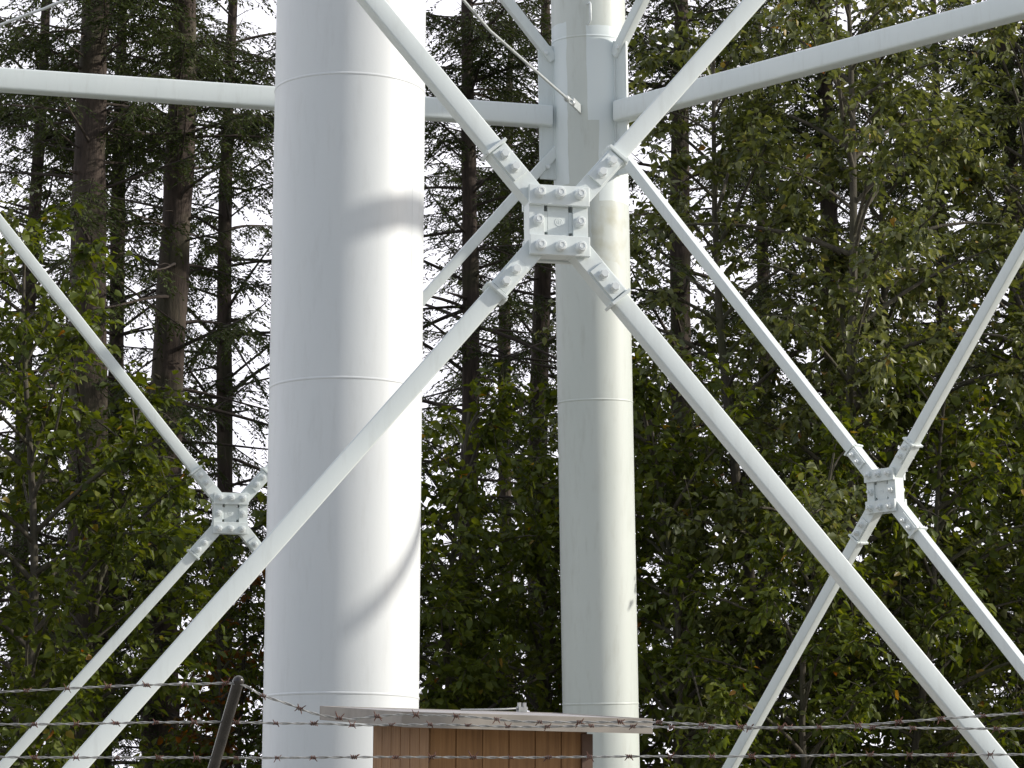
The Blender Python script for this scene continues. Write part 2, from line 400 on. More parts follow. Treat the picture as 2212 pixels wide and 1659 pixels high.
for k in range(6):
    t, v, nn = panel_frame(k); C = nrm(k) * A + Vector((0, 0, ZX))
    sl = SLOPE / v.z
    seen = k in (0, 1, 3)
    L3 = lambda x, y, z=0.0: C + t * x + v * y + nn * z
    jb = MB()
    W_, H_ = .163, .188
    # core with four small slots
    for sx in (-1, 1):
        jb.box(L3(sx * (W_ + .080) / 2, 0), (W_ - .080) / 2, H_, .060, t, v, nn)
        for y0, y1 in ((-H_ + .002, -.094), (-.058, .058), (.094, H_ - .002)):
            jb.box(L3(sx * .069, (y0 + y1) / 2), .0105, (y1 - y0) / 2, .046, t, v, nn)
    jb.box(L3(0, 0), .058, H_ - .003, .047, t, v, nn)
    for q in (-1, 1):
        jb.lathe(L3(-.005, 0, q * .0465), nn * q, [(.024, 0), (.024, .0018), (.021, .0026), (.019, .0018), (.017, .0018)], 24)
        for i in (-1, 0, 1):
            jb.box(L3(-.005 + i * .009, 0, q * .0488), .0018, .011 - abs(i) * .003, .0012, t, v, nn)
    jn = jb.build("brace_junction", M['steel'], tower, .003)
    # straps across top and bottom
    for sy in (-1, 1):
        s = MB()
        for q in (-1, 1): s.box(L3(0, sy * .140, q * .0745), W_ + .004, .055, .0140, t, v, nn)
        s.build("strap", M['steel'], jn, .003)
    if seen:
        for sy in (-1, 1):
            for x in (-.112, 0, .112):
                bb = MB(); bolt_shape(bb, L3(x, sy * .148), nn, .0885, .027, True, rng); bb.build("bolt", M['bolt'], jn)
        for x in (-.116, .116):
            bb = MB(); bolt_shape(bb, L3(x, 0), nn, .060, .027, True, rng); bb.build("bolt", M['bolt'], jn)
    # four arms with clamping plates, bolts and a flanged lip, then the tubes
    for sx in (-1, 1):
        for sy in (-1, 1):
            d = (t * sx + v * (sy * sl)).normalized(); e = nn.cross(d)
            ab = MB()
            s0, s1 = .155, .520
            O = C
            ab.box(O + d * ((s0 + s1) / 2), (s1 - s0) / 2, .057, .053, d, e, nn)
            arm = ab.build("brace_arm", M['steel'], jn, .003)
            pb = MB()
            for q in (-1, 1): pb.box(O + d * .415 + nn * (q * .0605), .098, .047, .0075, d, e, nn)
            # the turned up lip at the end of the arm, front and back
            for q in (-1, 1):
                pb.box(O + d * (s1 + .008) + nn * (q * .060), .009, .067, .018, d, e, nn)
            for q in (-1, 1):
                pb.box(O + d * (s1 + .008) + e * (q * .0615), .009, .011, .0395, d, e, nn)
            pb.build("clamp_plate", M['steel'], jn, .0025)
            if seen:
                for dd in (.375, .465):
                    bb = MB(); bolt_shape(bb, O + d * dd, nn, .068, .0225, False, rng); bb.build("bolt", M['bolt'], jn)
            # tube to the leg
            zend = ZS if sy > 0 else ZX - SLOPE * A * math.tan(math.pi / 6)
            lat = (A * math.tan(math.pi / 6))
            Lfull = lat / d.dot(t * sx) - .60
            tb = MB(); tb.bar(O + d * .505, O + d * Lfull, nn, BW - .003, BW - .001, .009)
            # weld bead at the lip
            tb.build("brace_tube", M['steel'], tower)
# braces of the tier above, rising from the upper plate bolts
for k in (0, 1):
    t, v, nn = panel_frame(k)
    for sx in (-1, 1):
        base = corner(k if sx > 0 else k - 1, ZS + .12)
        d = (t * -sx + v * SLOPE).normalized()
        tb = MB(); tb.bar(base + d * .60, base + d * 5.0, nn, BW - .003, BW - .001, .009)
        tb.build("brace_tube", M['steel'], tower)
# spider rods from pipe to legs
for k, mid in ((0, (3.59, 9.147)), (5, (4.2, 9.215)), (1, (3.8, 9.16)), (2, (3.7, 9.18)), (3, (3.7, 9.18)), (4, (3.7, 9.18))):
    a = TH + (k + .5) * SIX; o = Vector((math.sin(a), math.cos(a), 0))
    P = lambda r, z: o * r + Vector((0, 0, z))
    rb = MB(); r1 = 6.62
    pts = [P(RR - .02, 9.26), P(2.0, 9.235), P(mid[0] - .12, mid[1] + .006), P(mid[0], mid[1]), P(mid[0] + .12, mid[1] + .005), P(6.15, 9.215)]
    rb.tube(pts, .013, 8)
    rod = rb.build("tie_rod", M['rod'], tower)
    tb = MB()
    side = Vector((o.y, -o.x, 0))
    for q in (-1, 1): tb.tube([P(6.13, 9.214) + Vector((0, 0, q * .022)), P(6.33, 9.224) + Vector((0, 0, q * .022))], .009, 6)
    tb.lathe(P(6.10, 9.212), o, [(.02, 0), (.03, .02), (.03, .06), (.02, .07)], 12)
    tb.lathe(P(6.30, 9.222), o, [(.02, 0), (.03, .01), (.03, .05), (.02, .07)], 12)
    tb.build("turnbuckle", M['rod'], rod)
    lb = MB()
    lb.box(P(6.50, 9.235), .15, .012, .045, o, side, Vector((0, 0, 1)))
    lb.build("lug", M['rod'], rod, .004)

# ------------------------------------------------------------------ equipment shed behind the fence
def shed():
    Cn = at(867.5, 1537, 16.5); beta = R_(18.5)
    fx = Vector((math.cos(beta), math.sin(beta), 0)); fy = Vector((-math.sin(beta), math.cos(beta), 0)); up = Vector((0, 0, 1))
    root = empty("shed", (Cn.x, Cn.y, 0)); root.rotation_euler = (0, 0, beta)
    tag(root, "small tan board shed with flat overhanging roof beneath the white cross brace", "shed")
    zt = Cn.z; wR, dR, rise, th = 1.565, 1.50, .118, .086
    # local frame: x along the front, y back; origin under the roof's front left corner
    def top(x, y): return zt + rise * y / dR
    rb = MB()
    def slab(x0, x1, y0, y1, d0, d1):
        P = [(x0, y0, top(x0, y0) - d0), (x1, y0, top(x1, y0) - d0), (x1, y1, top(x1, y1) - d0), (x0, y1, top(x0, y1) - d0),
             (x0, y0, top(x0, y0) - d1), (x1, y0, top(x1, y0) - d1), (x1, y1, top(x1, y1) - d1), (x0, y1, top(x0, y1) - d1)]
        return P, [(0, 1, 2, 3), (7, 6, 5, 4), (0, 4, 5, 1), (1, 5, 6, 2), (2, 6, 7, 3), (3, 7, 4, 0)]
    rb.add(*slab(.02, wR - .02, .02, dR - .02, .004, .075))
    roof = rb.build("roof", M['roofing'], root)
    fb = MB()
    fb.add(*slab(0, wR, 0, .02, 0, th)); fb.add(*slab(0, wR, dR - .02, dR, 0, th))
    fb.add(*slab(0, .02, .02, dR - .02, 0, th)); fb.add(*slab(wR - .02, wR, .02, dR - .02, 0, th))
    fb.build("fascia", M['fascia'], roof, .002)
    # drip edge strip under the front board
    db = MB(); db.add(*slab(.004, wR - .004, -.006, -.0005, th - .012, th + .002)); db.build("drip_edge", M['fascia'], roof)
    # walls with grooved boards
    x0, x1, y0, y1 = .262, 1.255, .255, 1.245
    wb = MB()
    def wallrun(p, q, nrm_, zt0, zt1):
        p, q, nn = Vector(p), Vector(q), Vector(nrm_); Ld = (q - p).length; d = (q - p).normalized()
        nb = 6; bw = Ld / nb; gv = .009
        for i in range(nb):
            a, c = i * bw + (gv / 2 if i else 0), (i + 1) * bw - (gv / 2 if i < nb - 1 else 0)
            def z(s): return zt0 + (zt1 - zt0) * s / Ld
            A_, B_ = p + d * a, p + d * c
            P = [(*A_.xy, .05), (*B_.xy, .05), (*B_.xy, z(c)), (*A_.xy, z(a))]
            I_ = [Vector(x) - nn * .012 for x in P]
            wb.add(P + I_, [(0, 1, 2, 3), (0, 4, 5, 1), (1, 5, 6, 2), (2, 6, 7, 3), (3, 7, 4, 0)])
        A_, B_ = p - nn * .009, q - nn * .009
        wb.add([(*A_.xy, .05), (*B_.xy, .05), (*B_.xy, zt1), (*A_.xy, zt0)], [(0, 1, 2, 3)])
    e = .078
    wallrun((x0, y0, 0), (x1, y0, 0), (0, -1, 0), top(0, y0) - e, top(0, y0) - e)
    wallrun((x0, y1, 0), (x0, y0, 0), (-1, 0, 0), top(0, y1) - e, top(0, y0) - e)
    wallrun((x1, y0, 0), (x1, y1, 0), (1, 0, 0), top(0, y0) - e, top(0, y1) - e)
    wallrun((x1, y1, 0), (x0, y1, 0), (0, 1, 0), top(0, y1) - e, top(0, y1) - e)
    wb.build("wall", M['siding'], root)
    for (cx, cy) in ((x1, y0), (x1, y1)):
        cb = MB(); ox = .012 if cx == x1 else -.012; oy = -.012 if cy == y0 else .012
        cb.box((cx - ox * 1.6 + ox, cy - oy * .6 + oy * .6 + oy, (.05 + zt) / 2 - .03), .034, .012, (zt - .05) / 2 - .055)
        cb.box((cx + ox * .9, cy - oy * 1.4, (.05 + zt) / 2 - .03), .010, .030, (zt - .05) / 2 - .056)
        cb.build("corner_trim", M['dark_trim'], root)
    # conduit fitting and its cable lying on the roof
    zz = top(0, .9)
    kb = MB(); px, py = 1.12, .95
    kb.box((px, py, zz + .022), .028, .02, .014); kb.box((px - .017, py, zz + .05), .008, .012, .016); kb.box((px + .017, py, zz + .05), .008, .012, .016)
    kb.lathe((px - .035, py, zz + .03), (1, 0, 0), [(.012, 0), (.012, .07)], 10)
    kb.tube([(px - .03, py, zz + .03), (px - .12, py - .02, zz + .022), (px - .26, py - .01, zz + .016), (px - .4, py, zz + .012)], .006, 6)
    kb.build("conduit_fitting", M['galv'], roof)
    pb = MB(); pb.box(((x0 + x1) / 2, (y0 + y1) / 2, .02), .56, .56, .06); pb.build("base_slab", M['concrete'], root)
shed()

# ------------------------------------------------------------------ fence post with slanted arm and three barbed wires
FD = 9.2
K = .8848                                                # 2500-wide picture to 2212-wide
tip = at(582 * K, 1652 * K + 10, FD - .16); low = at(521 * K, 1875 * K, FD + .10)
dirp = (low - tip).normalized(); elbow = tip + dirp * ((tip.z - 1.80) / -dirp.z)
post = empty("fence_post", (elbow.x, elbow.y, 0))
tag(post, "dark galvanised fence post with rounded slanting arm, holding up the top barbed wire", "fence post")
def rel(p): return Vector(p) - post.location
pb = MB(); r = .0180
pb.tube([rel(elbow), rel(low), rel(tip)], r, 20)
cap = [(r, 0), (r * .94, r * .35), (r * .75, r * .68), (r * .45, r * .9), (r * .1, r * .995)]
pb.lathe(rel(tip), -dirp, cap, 20)
pb.build("arm", M['arm'], post)
pb = MB(); pb.lathe((0, 0, -.1), (0, 0, 1), [(.024, 0), (.024, 1.88), (.03, 1.88), (.03, 1.93), (.012, 1.95)], 20)
pb.build("pole", M['arm'], post)

strands = {
 'top': ([(-260, 1702), (0, 1689), (180, 1680), (354, 1674), (480, 1671), (582, 1670), (640, 1697), (700, 1717), (768, 1742), (849, 1756), (905, 1751), (971, 1746), (1075, 1747), (1175, 1751), (1274, 1760), (1455, 1763), (1588, 1763), (1740, 1770), (1825, 1774), (1952, 1776), (2088, 1772), (2241, 1760), (2314, 1754), (2481, 1742), (2760, 1726)], -.17,
         "topmost barbed wire, tied over the tip of the fence post arm and sagging beside it", "fence wires"),
 'mid': ([(-260, 1769), (0, 1768), (239, 1767), (400, 1765), (542, 1763), (669, 1765), (800, 1767), (867, 1771), (1000, 1770), (1084, 1769), (1263, 1773), (1460, 1772), (1588, 1775), (1726, 1776), (1900, 1776), (2088, 1776), (2178, 1778), (2500, 1779), (2760, 1780)], -.03,
         "middle barbed wire, running nearly straight just across the lower edge of the shed roof", "fence wires"),
 'low': ([(-260, 1847), (0, 1848), (362, 1851), (579, 1850), (800, 1849), (1000, 1849), (1152, 1848), (1400, 1848), (1700, 1846), (2000, 1845), (2500, 1842), (2760, 1842)], .07,
         "lowest barbed wire, running across the brown boards of the shed below its roof", "fence wires"),
}
def catmull(P, seg):
    out = []
    for i in range(len(P) - 1):
        p0, p1, p2, p3 = P[max(i - 1, 0)], P[i], P[i + 1], P[min(i + 2, len(P) - 1)]
        for q in range(seg):
            u = q / seg
            out.append(.5 * ((2 * p1) + (p2 - p0) * u + (2 * p0 - 5 * p1 + 4 * p2 - p3) * u * u + (3 * p1 - p0 - 3 * p2 + p3) * u ** 3))
    out.append(P[-1]); return out
barb_variants = []
for q in range(5):
    rb_ = random.Random(50 + q); bm_ = MB()
    P = [(-.010 + .020 * i / 20, .0062 * math.cos(i * .95), .0062 * math.sin(i * .95)) for i in range(21)]
    bm_.tube(P, .0021, 6)
    for s in (-1, 1):
        for a in range(2):
            an = rb_.random() * 6.28; l = .013 + rb_.random() * .010
            dv = Vector((s * (.2 + .6 * rb_.random()), math.cos(an), math.sin(an))).normalized()
            st = Vector((s * .006, 0, 0)) + Vector((0, dv.y, dv.z)) * .004
            bm_.tube([st, st + dv * l * .7, st + dv * l], [.0021, .0018, .0007], 6)
    me = bm_.mesh("barb"); me.materials.append(M['rust']); barb_variants.append(me)
rw = random.Random(12)
for nm, (px, dd, lab, grp) in strands.items():
    P = catmull([at(x * K, y * K, FD + dd) for x, y in px], 10)
    # even steps
    acc = [0]
    for i in range(1, len(P)): acc.append(acc[-1] + (P[i] - P[i - 1]).length)
    step = .006; tot = acc[-1]; Q = []; j = 0; s = 0.0
    while s < tot:
        while acc[j + 1] < s: j += 1
        Q.append(P[j].lerp(P[j + 1], (s - acc[j]) / (acc[j + 1] - acc[j]))); s += step
    wire = empty("barbed_wire", Q[0]); tag(wire, lab, "barbed wire", grp)
    sm = MB(); jit = [Vector((0, 0, .0012 * math.sin(i * .05 + 1) + .0008 * math.sin(i * .013))) for i in range(len(Q))]
    for ph in (0, math.pi):
        sm.tube([Q[i] - Q[0] + jit[i] + Vector((0, math.cos(i * .42 + ph), math.sin(i * .42 + ph))) * .0023 for i in range(len(Q))], .0020, 6)
    sm.build("strand", M['wire'], wire)
    s = rw.random() * .1
    while s < tot - .05:
        i = int(s / step); d = (Q[min(i + 3, len(Q) - 1)] - Q[max(i - 3, 0)]).normalized()
        o = link("barb", rw.choice(barb_variants), wire); o.location = Q[i] - Q[0] + jit[i]
        o.rotation_euler = (d.to_track_quat('X', 'Z').to_matrix() @ Matrix.Rotation(rw.random() * 6.28, 3, 'X')).to_euler()
        sc_ = .68 + rw.random() * .3; o.scale = (sc_, sc_, sc_)
        s += .118 + rw.random() * .016

# ------------------------------------------------------------------ trees
def np_mesh(name, V, F, tint, mats, midx=None, smooth=None):
    """V (n,3); F (m,4) quads; tint per face"""
    me = bpy.data.meshes.new(name)
    me.vertices.add(len(V)); me.vertices.foreach_set("co", np.ascontiguousarray(V, np.float32).ravel())
    nf = len(F); me.loops.add(nf * 4); me.loops.foreach_set("vertex_index", np.ascontiguousarray(F, np.int32).ravel())
    me.polygons.add(nf); me.polygons.foreach_set("loop_start", np.arange(0, nf * 4, 4, dtype=np.int32))
    me.polygons.foreach_set("loop_total", np.full(nf, 4, np.int32))
    for m_ in mats: me.materials.append(m_)
    if midx is not None: me.polygons.foreach_set("material_index", midx.astype(np.int32))
    at_ = me.attributes.new("tint", 'FLOAT', 'FACE'); at_.data.foreach_set("value", np.ascontiguousarray(tint, np.float32))
    me.update(calc_edges=True); me.validate(); return me

def norm(a): return a / np.maximum(np.linalg.norm(a, axis=-1, keepdims=True), 1e-9)

def np_tubes(lines, n=5):
    """lines: list of (pts (k,3), radii (k,)) -> V, F"""
    Vs, Fs, b = [], [], 0
    for P, r in lines:
        P = np.asarray(P, float); k = len(P)
        d = norm(np.gradient(P, axis=0)); ref = np.array([.31, .22, .93]) if abs(d[0, 2]) < .8 else np.array([1., .1, .05])
        u = norm(np.cross(d, ref)); v = np.cross(d, u)
        a = np.arange(n) * 2 * np.pi / n
        ring = P[:, None] + (u[:, None] * np.cos(a)[None, :, None] + v[:, None] * np.sin(a)[None, :, None]) * np.asarray(r)[:, None, None]
        Vs.append(ring.reshape(-1, 3))
        i = np.arange(k - 1)[:, None] * n + np.arange(n)[None]; i2 = np.arange(k - 1)[:, None] * n + (np.arange(n)[None] + 1) % n
        Fs.append(np.stack([i, i2, i2 + n, i + n], -1).reshape(-1, 4) + b); b += k * n
    return np.concatenate(Vs), np.concatenate(Fs)

def smooth_tubes_mesh(name, lines, mat, n=8):
    V, F = np_tubes(lines, n); me = np_mesh(name, V, F, np.zeros(len(F)), [mat])
    me.polygons.foreach_set("use_smooth", np.ones(len(F), bool)); return me

def blades(base, dirv, side, length, width, droop, rng):
    """pointed bent leaf blade, two quads folded on the midrib. base, dirv, side (n,3)"""
    n_ = len(base); up = np.cross(side, dirv)
    L, W = length[:, None], width[:, None]
    mid = base + dirv * L * .5 + up * (L * .02)
    tipp = base + dirv * L + up * (-L * droop[:, None])
    fold = .35
    l1 = base + dirv * L * .30 + side * W * .5 + up * W * .5 * fold
    l2 = base + dirv * L * .66 + side * W * .36 + up * (W * .36 * fold - L * droop[:, None] * .45)
    r1 = base + dirv * L * .30 - side * W * .5 + up * W * .5 * fold
    r2 = base + dirv * L * .66 - side * W * .36 + up * (W * .36 * fold - L * droop[:, None] * .45)
    V = np.stack([base, l1, l2, tipp, r2, r1], 1).reshape(-1, 3)
    i = np.arange(n_)[:, None] * 6
    F = np.concatenate([i + np.array([0, 3, 2, 1]), i + np.array([0, 5, 4, 3])], 1).reshape(-1, 4)
    return V, F

def conifer_meshes(seed, H=17.0, zlow=2.2, bare=.35, Lmax=3.0, dens=1.0):
    rg = np.random.default_rng(seed)
    # trunk (unit radius 1 at breast height, scaled in x and y later is not wanted: radius given here)
    wood = []; needle_V, needle_F, needle_t = [], [], []; nb = 0
    z = zlow
    while z < H - .3:
        f = (z - zlow) / (H - zlow)
        nbr = rg.integers(3, 6) + (1 if f > .63 else 0) - (1 if .25 < f < .6 else 0)
        a0 = rg.random() * 6.28
        for q in range(nbr):
            zz = z + rg.normal() * .20; az = a0 + q * 6.28 / nbr + rg.normal() * .3
            Lb = (Lmax * (1 - f) ** .65 + .25) * (.45 + .75 * rg.random())
            if f < .12: Lb *= .55 + .4 * rg.random()
            el = R_(rg.normal() * 13 + (8 if f < .5 else 22)); droop = .14 + .26 * rg.random() - .12 * f
            k = 9; s = np.linspace(0, 1, k)
            hor = Lb * s * math.cos(el); ver = Lb * s * math.sin(el) - droop * Lb * s ** 1.6 + .07 * Lb * s ** 4
            wob = rg.normal() * .10 * Lb * s ** 2
            P = np.stack([math.cos(az) * hor - math.sin(az) * wob, math.sin(az) * hor + math.cos(az) * wob, zz + ver], 1)
            wood.append((P, .026 * (Lb / 2.5) ** .8 * (1 - .88 * s) + .003))
            b0 = bare * (1.25 if .25 < f < .62 else .75) * (.6 + .7 * rg.random()); dead = f < .6 and rg.random() < (.35 if f < .2 else .18)
            if dead: b0 = .8
            # side twigs
            sp = .085 / dens
            ts = np.arange(b0, 1.0, sp / Lb); ts = ts + rg.normal(size=len(ts)) * .01
            for t in np.clip(ts, 0, .995):
                for sd in (-1, 1):
                    if rg.random() < .12: continue
                    x = t * (k - 1); i = int(x); p = P[i] + (P[min(i + 1, k - 1)] - P[i]) * (x - i)
                    d = norm(P[min(i + 1, k - 1)] - P[max(i - 1, 0)])
                    sv = norm(np.cross(d, [0, 0, 1.])) * sd
                    ang = R_(52 + rg.normal() * 10)
                    dv = norm(d * math.cos(ang) + sv * math.sin(ang) + np.array([0, 0, -.22 - .9 * rg.random() ** 1.5]))
                    ls = (.30 + .56 * rg.random() * (1 - .45 * t)) * (.55 + .45 * min(1, Lb / 2)) * (1 - .4 * max(0, t - .75) / .25)
                    nt_ = max(3, int(ls / .025 * dens)); ss = (np.arange(nt_) + .5) / nt_
                    bp_ = p + dv * (ls * ss)[:, None] + np.array([0, 0, -.22 * ls])[None] * (ss ** 2)[:, None]
                    sgn = np.where(np.arange(nt_) % 2 == 0, 1., -1.)[:, None]
                    s2 = norm(np.cross(dv, [0, 0, 1.]) + rg.normal(size=3) * .25)
                    tw = norm(dv[None] * .75 + s2[None] * sgn * .8 + rg.normal(size=(nt_, 3)) * .22 + np.array([0, 0, -.18]))
                    tw[-1] = norm(dv + np.array([0, 0, -.3]))
                    ln = (.06 + .06 * rg.random(nt_)) * (1 - .3 * ss); wd = .021 + .014 * rg.random(nt_)
                    nn_ = norm(np.cross(tw, norm(rg.normal(size=(nt_, 3)) * .45 + np.array([0, 0, 1.]))))
                    V = np.stack([bp_, bp_ + tw * (ln * .45)[:, None] + nn_ * wd[:, None] * .5, bp_ + tw * ln[:, None], bp_ + tw * (ln * .5)[:, None] - nn_ * wd[:, None] * .5], 1)
                    needle_V.append(V.reshape(-1, 3)); needle_t.append(np.clip(.45 + .22 * (t - .5) + rg.normal() * .12 + rg.normal(size=nt_) * .08, 0, .97))
                    wood.append((np.stack([p, p + dv * ls * .5 + np.array([0, 0, -.055 * ls]), p + dv * ls + np.array([0, 0, -.22 * ls])]), np.array([.0042, .003, .0015])))
            # a few bare twigs on the inner part
            for _ in range(int(rg.integers(0, 4))):
                t = rg.random() * b0; x = t * (k - 1); i = int(x); p = P[i]
                dv = norm(np.array([math.cos(az), math.sin(az), 0]) + rg.normal(size=3) * .7); l = .2 + .5 * rg.random()
                wood.append((np.stack([p, p + dv * l * .5, p + dv * l + np.array([0, 0, -.1 * l])]), np.array([.007, .005, .002])))
        z += .34 + .26 * rg.random() + (.3 if f > .75 else 0) - (.12 if .42 < f < .75 else 0)
    V = np.concatenate(needle_V); t = np.concatenate(needle_t); F = np.arange(len(V)).reshape(-1, 4)
    me = np_mesh("crown", V, F, t, [M['needle']])
    # thin wood with 3 sides, limbs with 5
    limb = [l for l in wood if l[1][0] > .0065]; twig = [l for l in wood if l[1][0] <= .0065]
    V1, F1 = np_tubes(limb, 5); V2, F2 = np_tubes(twig, 3)
    mb = np_mesh("branches", np.concatenate([V1, V2]), np.concatenate([F1, F2 + len(V1)]), np.zeros(len(F1) + len(F2)), [M['limb']])
    return me, mb

def broadleaf_meshes(seed, H=10.0, zlow=.8, R0=2.2, nl=46, leaf=.10, mat='leaf', lpt=11, twn=12):
    rg = np.random.default_rng(seed); wood = []; B, D, T = [], [], []
    k = 12; s = np.linspace(0, 1, k)
    lean = rg.normal(size=2) * .5
    tr = np.stack([lean[0] * s ** 1.5 + .12 * np.sin(s * 7 + rg.random() * 6), lean[1] * s ** 1.5 + .12 * np.sin(s * 6 + rg.random() * 6), H * s - .2 * (1 - s)], 1)
    trunk = (tr, .075 * (H / 9) * (1 - .9 * s) + .008)
    for q in range(nl):
        f = (q + rg.random()) / nl; z = zlow + (H - zlow - .2) * f
        x = z / H * (k - 1); i = min(int(x), k - 2); p = tr[i] + (tr[i + 1] - tr[i]) * (x - i)
        az = q * 2.4 + rg.normal() * .4; Lb = R0 * (math.sin(math.pi * (.18 + .75 * f)) ** .7) * (.55 + .6 * rg.random())
        el = R_(28 + 22 * f + rg.normal() * 12)
        m_ = 7; u = np.linspace(0, 1, m_)
        hor = Lb * u * math.cos(el); ver = Lb * (u * math.sin(el) - .35 * u ** 2.2 * rg.random() - .10 * u ** 2)
        wob = rg.normal() * .16 * Lb * u ** 1.7
        P = np.stack([p[0] + math.cos(az) * hor - math.sin(az) * wob, p[1] + math.sin(az) * hor + math.cos(az) * wob, p[2] + ver], 1)
        wood.append((P, (.010 + .008 * Lb) * (1 - .85 * u) + .003))
        nt_ = max(4, int(twn * Lb / R0 + 2))
        cl = .25 + .75 * rg.random(max(2, int(nt_ / 4.5))); cl[0] = .97
        for j in range(nt_):
            t = cl[rg.integers(len(cl))] + rg.normal() * .055; t = float(np.clip(t, .12, .99)); y = t * (m_ - 1); ii = int(y); pp = P[ii] + (P[min(ii + 1, m_ - 1)] - P[ii]) * (y - ii)
            d = norm(P[min(ii + 1, m_ - 1)] - P[max(ii - 1, 0)])
            dv = norm(d * .6 + rg.normal(size=3) * .75 + np.array([0, 0, .05])); lt = .24 + .36 * rg.random()
            e = pp + dv * lt + np.array([0, 0, -.16 * lt]); mdp = pp + dv * lt * .5
            wood.append((np.stack([pp, mdp, e]), np.array([.0055, .004, .002])))
            nlv = int(lpt * (.7 + .6 * rg.random())); g_ = (np.arange(nlv) + .6) / nlv
            bp_ = pp + (dv * lt)[None] * g_[:, None] + np.array([0, 0, -.16 * lt])[None] * (g_ ** 2)[:, None]
            out = norm(rg.normal(size=(nlv, 3)) * np.array([1, 1, .45]) + dv[None] * .55)
            B.append(bp_ + out * .035); tt = np.clip(.42 + rg.normal() * .13 + rg.normal(size=nlv) * .14, 0, .93)
            odd = rg.random(nlv); tt = np.where(odd < .009, .955 + .045 * rg.random(nlv), tt)
            D.append(norm(out + np.array([0, 0, -.45]) + rg.normal(size=(nlv, 3)) * .25)); T.append(tt)
    B, D, T = np.concatenate(B), np.concatenate(D), np.concatenate(T); n_ = len(B)
    side = norm(np.cross(D, norm(np.array([0, 0, 1.]) + rg.normal(size=(n_, 3)) * .5)))
    ln = leaf * (.6 + .65 * rg.random(n_)); V, F = blades(B, D, side, ln, ln * (.56 + .20 * rg.random(n_)), .10 + .22 * rg.random(n_), rg)
    me = np_mesh("crown", V, F, np.repeat(T, 2), [M[mat]])
    V1, F1 = np_tubes([l for l in wood if l[1][0] > .0065], 5); V2, F2 = np_tubes([l for l in wood if l[1][0] <= .0065], 3)
    mb = np_mesh("branches", np.concatenate([V1, V2]), np.concatenate([F1, F2 + len(V1)]), np.zeros(len(F1) + len(F2)), [M['bark2']])
    return me, mb, smooth_tubes_mesh("trunk", [trunk], M['bark2'], 10)

def ground_at(px, depth):
    """ground point under pixel column px (at mid picture height) at the given depth"""
    p = at(px, 829.5, depth); return Vector((p.x, p.y, 0))

def conifer_trunk(seed, r, H=17.0):
    rg = np.random.default_rng(seed); s = np.linspace(0, 1, 26)
    P = np.stack([.05 * np.sin(s * 9 + rg.random() * 6), .05 * np.sin(s * 8 + rg.random() * 6), -.15 + H * s], 1)
    rad = r * (1.14 - .52 * s) * (1 - s ** 7) * (1 + .05 * rg.normal(size=26)) + .01; rad[0] *= 1.25
    lines = [(P, rad)]
    for _ in range(26):                                   # old branch stubs and knots
        z = 2 + rg.random() * 11; a = rg.random() * 6.28; i = int((z + .15) / H * 25); rr = rad[i]
        d = np.array([math.cos(a), math.sin(a), -.1 + .4 * rg.random()]); l = .06 + (.5 * rg.random() if rg.random() < .4 else .05)
        c = P[i] + np.array([0, 0, 0]); c = np.array([c[0], c[1], z])
        lines.append((np.stack([c + d * rr * .8, c + d * (rr + l * .5), c + d * (rr + l)]), np.array([.028, .018, .008])))
    return smooth_tubes_mesh("trunk", lines, M['bark'], 14)

CONF = [conifer_meshes(11, bare=.44), conifer_meshes(12, bare=.30, Lmax=3.3), conifer_meshes(13, bare=.20, Lmax=2.9)]
BROAD = [broadleaf_meshes(21, H=8.4, R0=2.2, nl=56, leaf=.118, twn=17, lpt=11), broadleaf_meshes(22, H=7.2, R0=2.0, nl=48, leaf=.118, twn=17, lpt=11), broadleaf_meshes(23, H=12.5, R0=2.7, nl=78, mat='leaf2', leaf=.105, twn=19, lpt=13), broadleaf_meshes(24, H=11.5, R0=2.5, nl=70, mat='leaf2', leaf=.108, twn=19, lpt=13), broadleaf_meshes(25, H=5.2, R0=1.1, nl=22, leaf=.10, mat='deadleaf', twn=10, lpt=9)]
CG, BG = "conifers of the wood behind the tower", "leafy trees at the edge of the wood"

def plant_conifer(px, depth, r, var, rz, label, s=1.0, group=CG):
    p = ground_at(px, depth); root = empty("conifer_tree", p, rz); tag(root, label, "conifer", group)
    tk = link("trunk", conifer_trunk(int(px * 7 + depth), r), root)
    me, mb = CONF[var]
    c = link("crown", me, root); c.scale = (s, s, 1); d = link("branches", mb, root); d.scale = (s, s, 1)
    return root
def plant_broad(px, depth, var, rz, label, s=1.0, group=BG, z=0.0):
    p = ground_at(px, depth); root = empty("broadleaf_tree", p, rz); tag(root, label, "leafy tree", group)
    root.scale = (s, s, s)
    me, mb, tm = BROAD[var]
    link("trunk", tm, root); link("crown", me, root); link("branches", mb, root)
    return root

